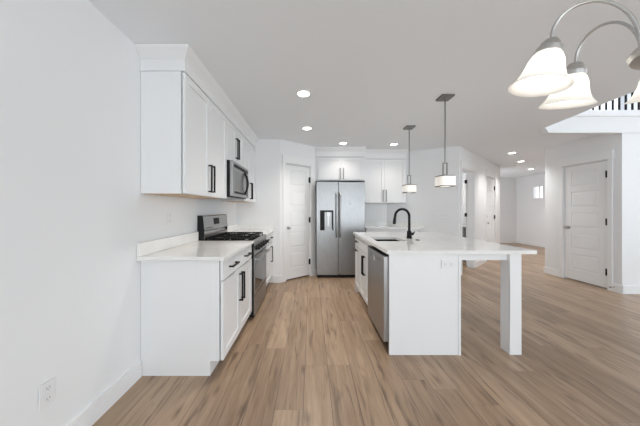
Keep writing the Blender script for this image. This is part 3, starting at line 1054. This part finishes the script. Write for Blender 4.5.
outlet('wall_outlet', 'white outlet low on the left wall near the floor', 'outlet', wallM(XL, 1.175, 0.372, (0, 1), (1, 0)))
outlet('wall_outlet', 'white outlet above the near left countertop', 'outlet', wallM(XL, 2.19, 1.21, (0, 1), (1, 0)))
outlet('wall_outlet', 'white outlet above the counter behind the range', 'outlet', wallM(XL, 3.70, 1.21, (0, 1), (1, 0)))
outlet('wall_outlet', 'white horizontal outlet in the island end panel', 'outlet', wallM(1.212, IY0, 0.808, (1, 0), (0, -1)), horizontal=True)


def onA(u, z):
    p = MA @ Vector((u, 0, z))
    return wallM(p.x, p.y, z, (0.8745, -0.485), (-0.485, -0.8745))


outlet('light_switch', 'single white rocker switch on the angled wall by the pendants', 'switch', onA(0.92, 1.15), switch=True)
outlet('light_switch', 'wide triple white rocker switch on the angled wall', 'switch', onA(1.10, 1.15), gangs=3, switch=True)
ph = MH @ Vector((1.62, 0, 1.15))
outlet('light_switch', 'white switch on the hall wall between the two doors', 'switch', wallM(ph.x, ph.y, 1.15, (0.764, 0.645), (0.645, -0.764)), switch=True)
outlet('light_switch', 'white switch on the far end wall of the hall', 'switch', wallM(7.40, 9.1, 1.11, (1, 0), (0, -1)), switch=True)

ds = thing('door_stop', 'small spring door stop on the baseboard by the right door', 'door stop', (XR - 0.016, 3.68, 0.07))
MB().lathe((XR - 0.0165, 3.68, 0.075), [(0.010, 0), (0.010, -0.006), (0.006, -0.008), (0.006, -0.055)], 12, axis='x').build('spring', 'nickel', ds, True)
MB().lathe((XR - 0.0715, 3.68, 0.075), [(0.009, 0), (0.009, -0.014)], 12, axis='x').build('tip', 'rubber', ds, True)

# grey bathroom vanity glimpsed through the doorway
vn = thing('bathroom_vanity', 'grey vanity cabinet seen through the open bathroom doorway', 'vanity', (3.785, 6.05, 0))
MB().box(3.55, 4.02, 5.80, 6.295, 0.0, 0.84).build('body', 'grey_vanity', vn)
MB().box(3.54, 4.03, 5.78, 6.295, 0.841, 0.875).build('top', 'grey_vanity_top', vn)
MB().box(3.57, 4.00, 5.782, 5.799, 0.10, 0.82).build('door', 'grey_vanity', vn)

# ------------------------------------------------------------------ recessed lights
def spot(parent, x, y, power, dz=-0.012, color=(1.0, 0.985, 0.955)):
    l = bpy.data.lights.new('lamp', 'SPOT')
    l.energy, l.spot_size, l.spot_blend, l.shadow_soft_size = power, math.radians(125), 1.0, 0.07
    l.color = color
    o = bpy.data.objects.new('lamp', l)
    o.parent = parent
    o.location = (0, 0, dz)
    COL.objects.link(o)


bl = thing('bath_fill_lamp', 'added unseen ceiling lamp lighting the bathroom behind the open doorway', 'ceiling light', (3.7, 5.75, CEIL))  # unseen lamp, added to brighten the bathroom
MB().lathe((3.7, 5.75, CEIL), [(0.15, -0.001), (0.15, -0.03), (0.12, -0.06), (0.02, -0.07)], 28).build('diffuser', 'lamp_lens', bl, True)
spot(bl, 3.7, 5.75, 60, -0.08)

REC = [(-0.08, 2.51, 'recessed ceiling light nearest the viewer, right of the left wall cabinets', 75),
       (-0.06, 3.58, 'recessed ceiling light above the aisle before the pantry door', 75),
       (0.60, 4.39, 'recessed ceiling light in front of the refrigerator cabinet', 24),
       (1.57, 4.45, 'recessed ceiling light in front of the cabinet right of the refrigerator', 28),
       (4.40, 5.14, 'nearest recessed ceiling light in the hall', 105),
       (5.40, 6.04, 'middle recessed ceiling light in the hall', 105),
       (6.73, 7.19, 'farthest recessed ceiling light in the hall', 105)]
for x, y, lab, pw in REC:
    t = thing('recessed_light', lab, 'ceiling light', (x, y, CEIL), 'recessed ceiling lights')
    MB().lathe((x, y, CEIL), [(0.062, -0.001), (0.080, -0.001), (0.078, -0.006), (0.064, -0.008), (0.062, -0.004)], 32, cap=False).build('trim_ring', 'trim_paint', t, True)
    MB().lathe((x, y, CEIL), [(0.063, -0.0015), (0.063, -0.005), (0.01, -0.006)], 32).build('lens', 'lamp_lens', t, True)
    spot(t, x, y, pw, color=(1.0, 0.945, 0.87) if x < 2 else (1.0, 0.985, 0.955))
tag(MB().lathe((5.63, 6.47, CEIL), [(0.065, 0), (0.065, -0.02), (0.05, -0.035), (0.01, -0.037)], 28).build('smoke_detector', 'plastic_white', None, True),
    'white smoke detector on the hall ceiling', 'smoke detector')

# ------------------------------------------------------------------ pendants
def rsq(cx, cy, h, r, z, seg=6):
    out = []
    for qx, qy, a0 in ((1, 1, 0), (-1, 1, 90), (-1, -1, 180), (1, -1, 270)):
        for i in range(seg + 1):
            a = math.radians(a0 + 90 * i / seg)
            out.append((cx + qx * (h - r) + r * math.cos(a), cy + qy * (h - r) + r * math.sin(a), z))
    return out


def pendant(x, y, lab):
    t = thing('pendant_lamp', lab, 'pendant lamp', (x, y, 1.53), 'pendant lamps over the island')
    MB().box(x - 0.068, x + 0.068, y - 0.068, y + 0.068, CEIL - 0.022, CEIL - 0.001, 0.004).build('canopy', 'nickel_dark', t)
    MB().tube([(x, y, 1.80), (x, y, CEIL - 0.02)], 0.0065, 10).build('rod', 'nickel_dark', t, True)
    b = MB()
    for k in (-1, 1):
        b.box(x + k * 0.021 - 0.004, x + k * 0.021 + 0.004, y - 0.008, y + 0.008, 1.675, 1.795)
    b.box(x - 0.025, x + 0.025, y - 0.008, y + 0.008, 1.795, 1.805).box(x - 0.025, x + 0.025, y - 0.008, y + 0.008, 1.668, 1.677)
    b.build('bracket', 'nickel_dark', t)
    h = 0.085
    MB().loop([rsq(x, y, h, 0.045, z) for z in (1.545, 1.650)] + [rsq(x, y, h - 0.004, 0.042, z) for z in (1.650, 1.545)], close=True).build('shade', 'pendant_glass', t, True)
    for z0, z1 in ((1.648, 1.659), (1.538, 1.549)):
        MB().loop([rsq(x, y, h + 0.002, 0.046, z) for z in (z0, z1)] + [rsq(x, y, h - 0.006, 0.041, z) for z in (z1, z0)], close=True).build('shade_rim', 'nickel_dark', t, True)
    b = MB()
    for (dx, dy) in ((1, 0), (-1, 0), (0, 1), (0, -1)):
        b.box(min(x, x + dx * h) - (0.003 if dx == 0 else 0), max(x, x + dx * h) + (0.003 if dx == 0 else 0),
              min(y, y + dy * h) - (0.003 if dy == 0 else 0), max(y, y + dy * h) + (0.003 if dy == 0 else 0), 1.652, 1.657)
    b.tube([(x, y, 1.652), (x, y, 1.67)], 0.015, 12)
    b.build('spider', 'nickel_dark', t)
    MB().loop([rsq(x, y, h - 0.008, 0.04, z) for z in (1.547, 1.5495)]).build('diffuser', 'pendant_glow', t, True)
    MB().lathe((x, y, 1.60), [(0.006, -0.032), (0.024, -0.022), (0.030, 0), (0.024, 0.022), (0.014, 0.05)], 16).build('bulb', 'bulb', t, True)


pendant(1.475, 2.585, 'nearer pendant lamp with square frosted shade over the island')
pendant(1.475, 3.53, 'farther pendant lamp with square frosted shade, beside the back cabinet')

# ------------------------------------------------------------------ loft railing
rl = thing('loft_railing', 'loft railing of dark balusters above the right doorway wall', 'railing', (5.6, 3.65, 2.815))
MB().box(4.0, 7.95, 3.625, 3.675, 3.68, 3.73, 0.006).build('handrail', 'trim_paint', rl)
for i in range(26):
    x = 4.0775 + i * 0.1015
    MB().box(x - 0.009, x + 0.009, 3.641, 3.659, 2.815, 3.68).build('baluster', 'black_metal', rl)
MB().box(6.80, 6.89, 3.605, 3.695, 2.815, 3.80, 0.004).build('newel_post', 'trim_paint', rl)

# ------------------------------------------------------------------ chandelier
hx, hy = 0.835, 0.50
ch = thing('chandelier', 'brushed nickel chandelier with frosted bell shades in the near right corner', 'chandelier', (hx, hy, 1.62))
MB().lathe((hx, hy, 0), [(0.012, 1.60), (0.03, 1.615), (0.06, 1.63), (0.094, 1.642), (0.099, 1.652), (0.094, 1.662), (0.060, 1.675), (0.03, 1.70), (0.022, 1.74), (0.03, 1.78), (0.022, 1.82), (0.010, 1.84)], 36).build('hub', 'nickel', ch, True)
MB().tube([(hx, hy, 1.83), (hx, hy, CEIL - 0.03)], 0.007, 10).build('stem', 'nickel', ch, True)
MB().lathe((hx, hy, CEIL), [(0.065, -0.001), (0.062, -0.015), (0.03, -0.03), (0.012, -0.034)], 28).build('canopy', 'nickel', ch, True)
P_ = [(0.62, 0.634), (0.808, 0.733), (1.015, 0.683)]
angs = [150.0, 97.5, 45.0, -15.0, -77.5, -140.0]
rads = [0.253, 0.236, 0.255, 0.25, 0.25, 0.25]
TILT = math.radians(12)
for a, rd in zip(angs, rads):
    ca, sa = math.cos(math.radians(a)), math.sin(math.radians(a))
    er = Vector((ca, sa, 0))
    base = Vector((hx, hy, 0))
    r0, r1 = 0.085, rd - 0.018
    zc0, z_top, z_cap = 1.662, 1.804, 1.734
    pts = []
    for i in range(19):
        t = i / 18
        th = math.pi * t
        rr = (r0 + r1) / 2 - (r1 - r0) / 2 * math.cos(th)
        zb = zc0 + (z_cap - zc0) * t
        ztop = z_top - (zc0 + z_cap) / 2
        pts.append(base + er * rr + Vector((0, 0, zb + ztop * math.sin(th) ** 0.9)))
    arm = MB().tube(pts, 0.0036, 12).build('arm', 'nickel', ch, True)
    # socket cap and bell shade, tilted outwards
    top = base + er * r1 + Vector((0, 0, z_cap))
    ax = Vector((er.x * math.sin(TILT), er.y * math.sin(TILT), -math.cos(TILT)))
    q = Vector((0, 0, 1)).rotation_difference(-ax).to_matrix().to_4x4()
    M = Matrix.Translation(top) @ q
    MB(M).lathe((0, 0, 0), [(0.006, 0.004), (0.014, 0.001), (0.020, -0.008), (0.022, -0.016), (0.027, -0.020), (0.028, -0.028), (0.028, -0.033), (0.012, -0.034)], 28).build('socket_cap', 'nickel', arm, True)
    prof = [(0.025, -0.032), (0.031, -0.040), (0.037, -0.054), (0.0405, -0.070), (0.045, -0.086), (0.051, -0.101), (0.059, -0.112), (0.065, -0.118)]
    inner = [(r - 0.003, h + 0.0005) for r, h in reversed(prof)]
    MB(M).lathe((0, 0, 0), prof + inner, 40, cap=False).build('shade', 'frosted_glass', arm, True)
    MB(M).lathe((0, 0, 0), [(0.011, -0.036), (0.012, -0.052), (0.022, -0.068), (0.028, -0.084), (0.026, -0.098), (0.016, -0.108), (0.004, -0.112)], 24).build('bulb', 'bulb', arm, True)
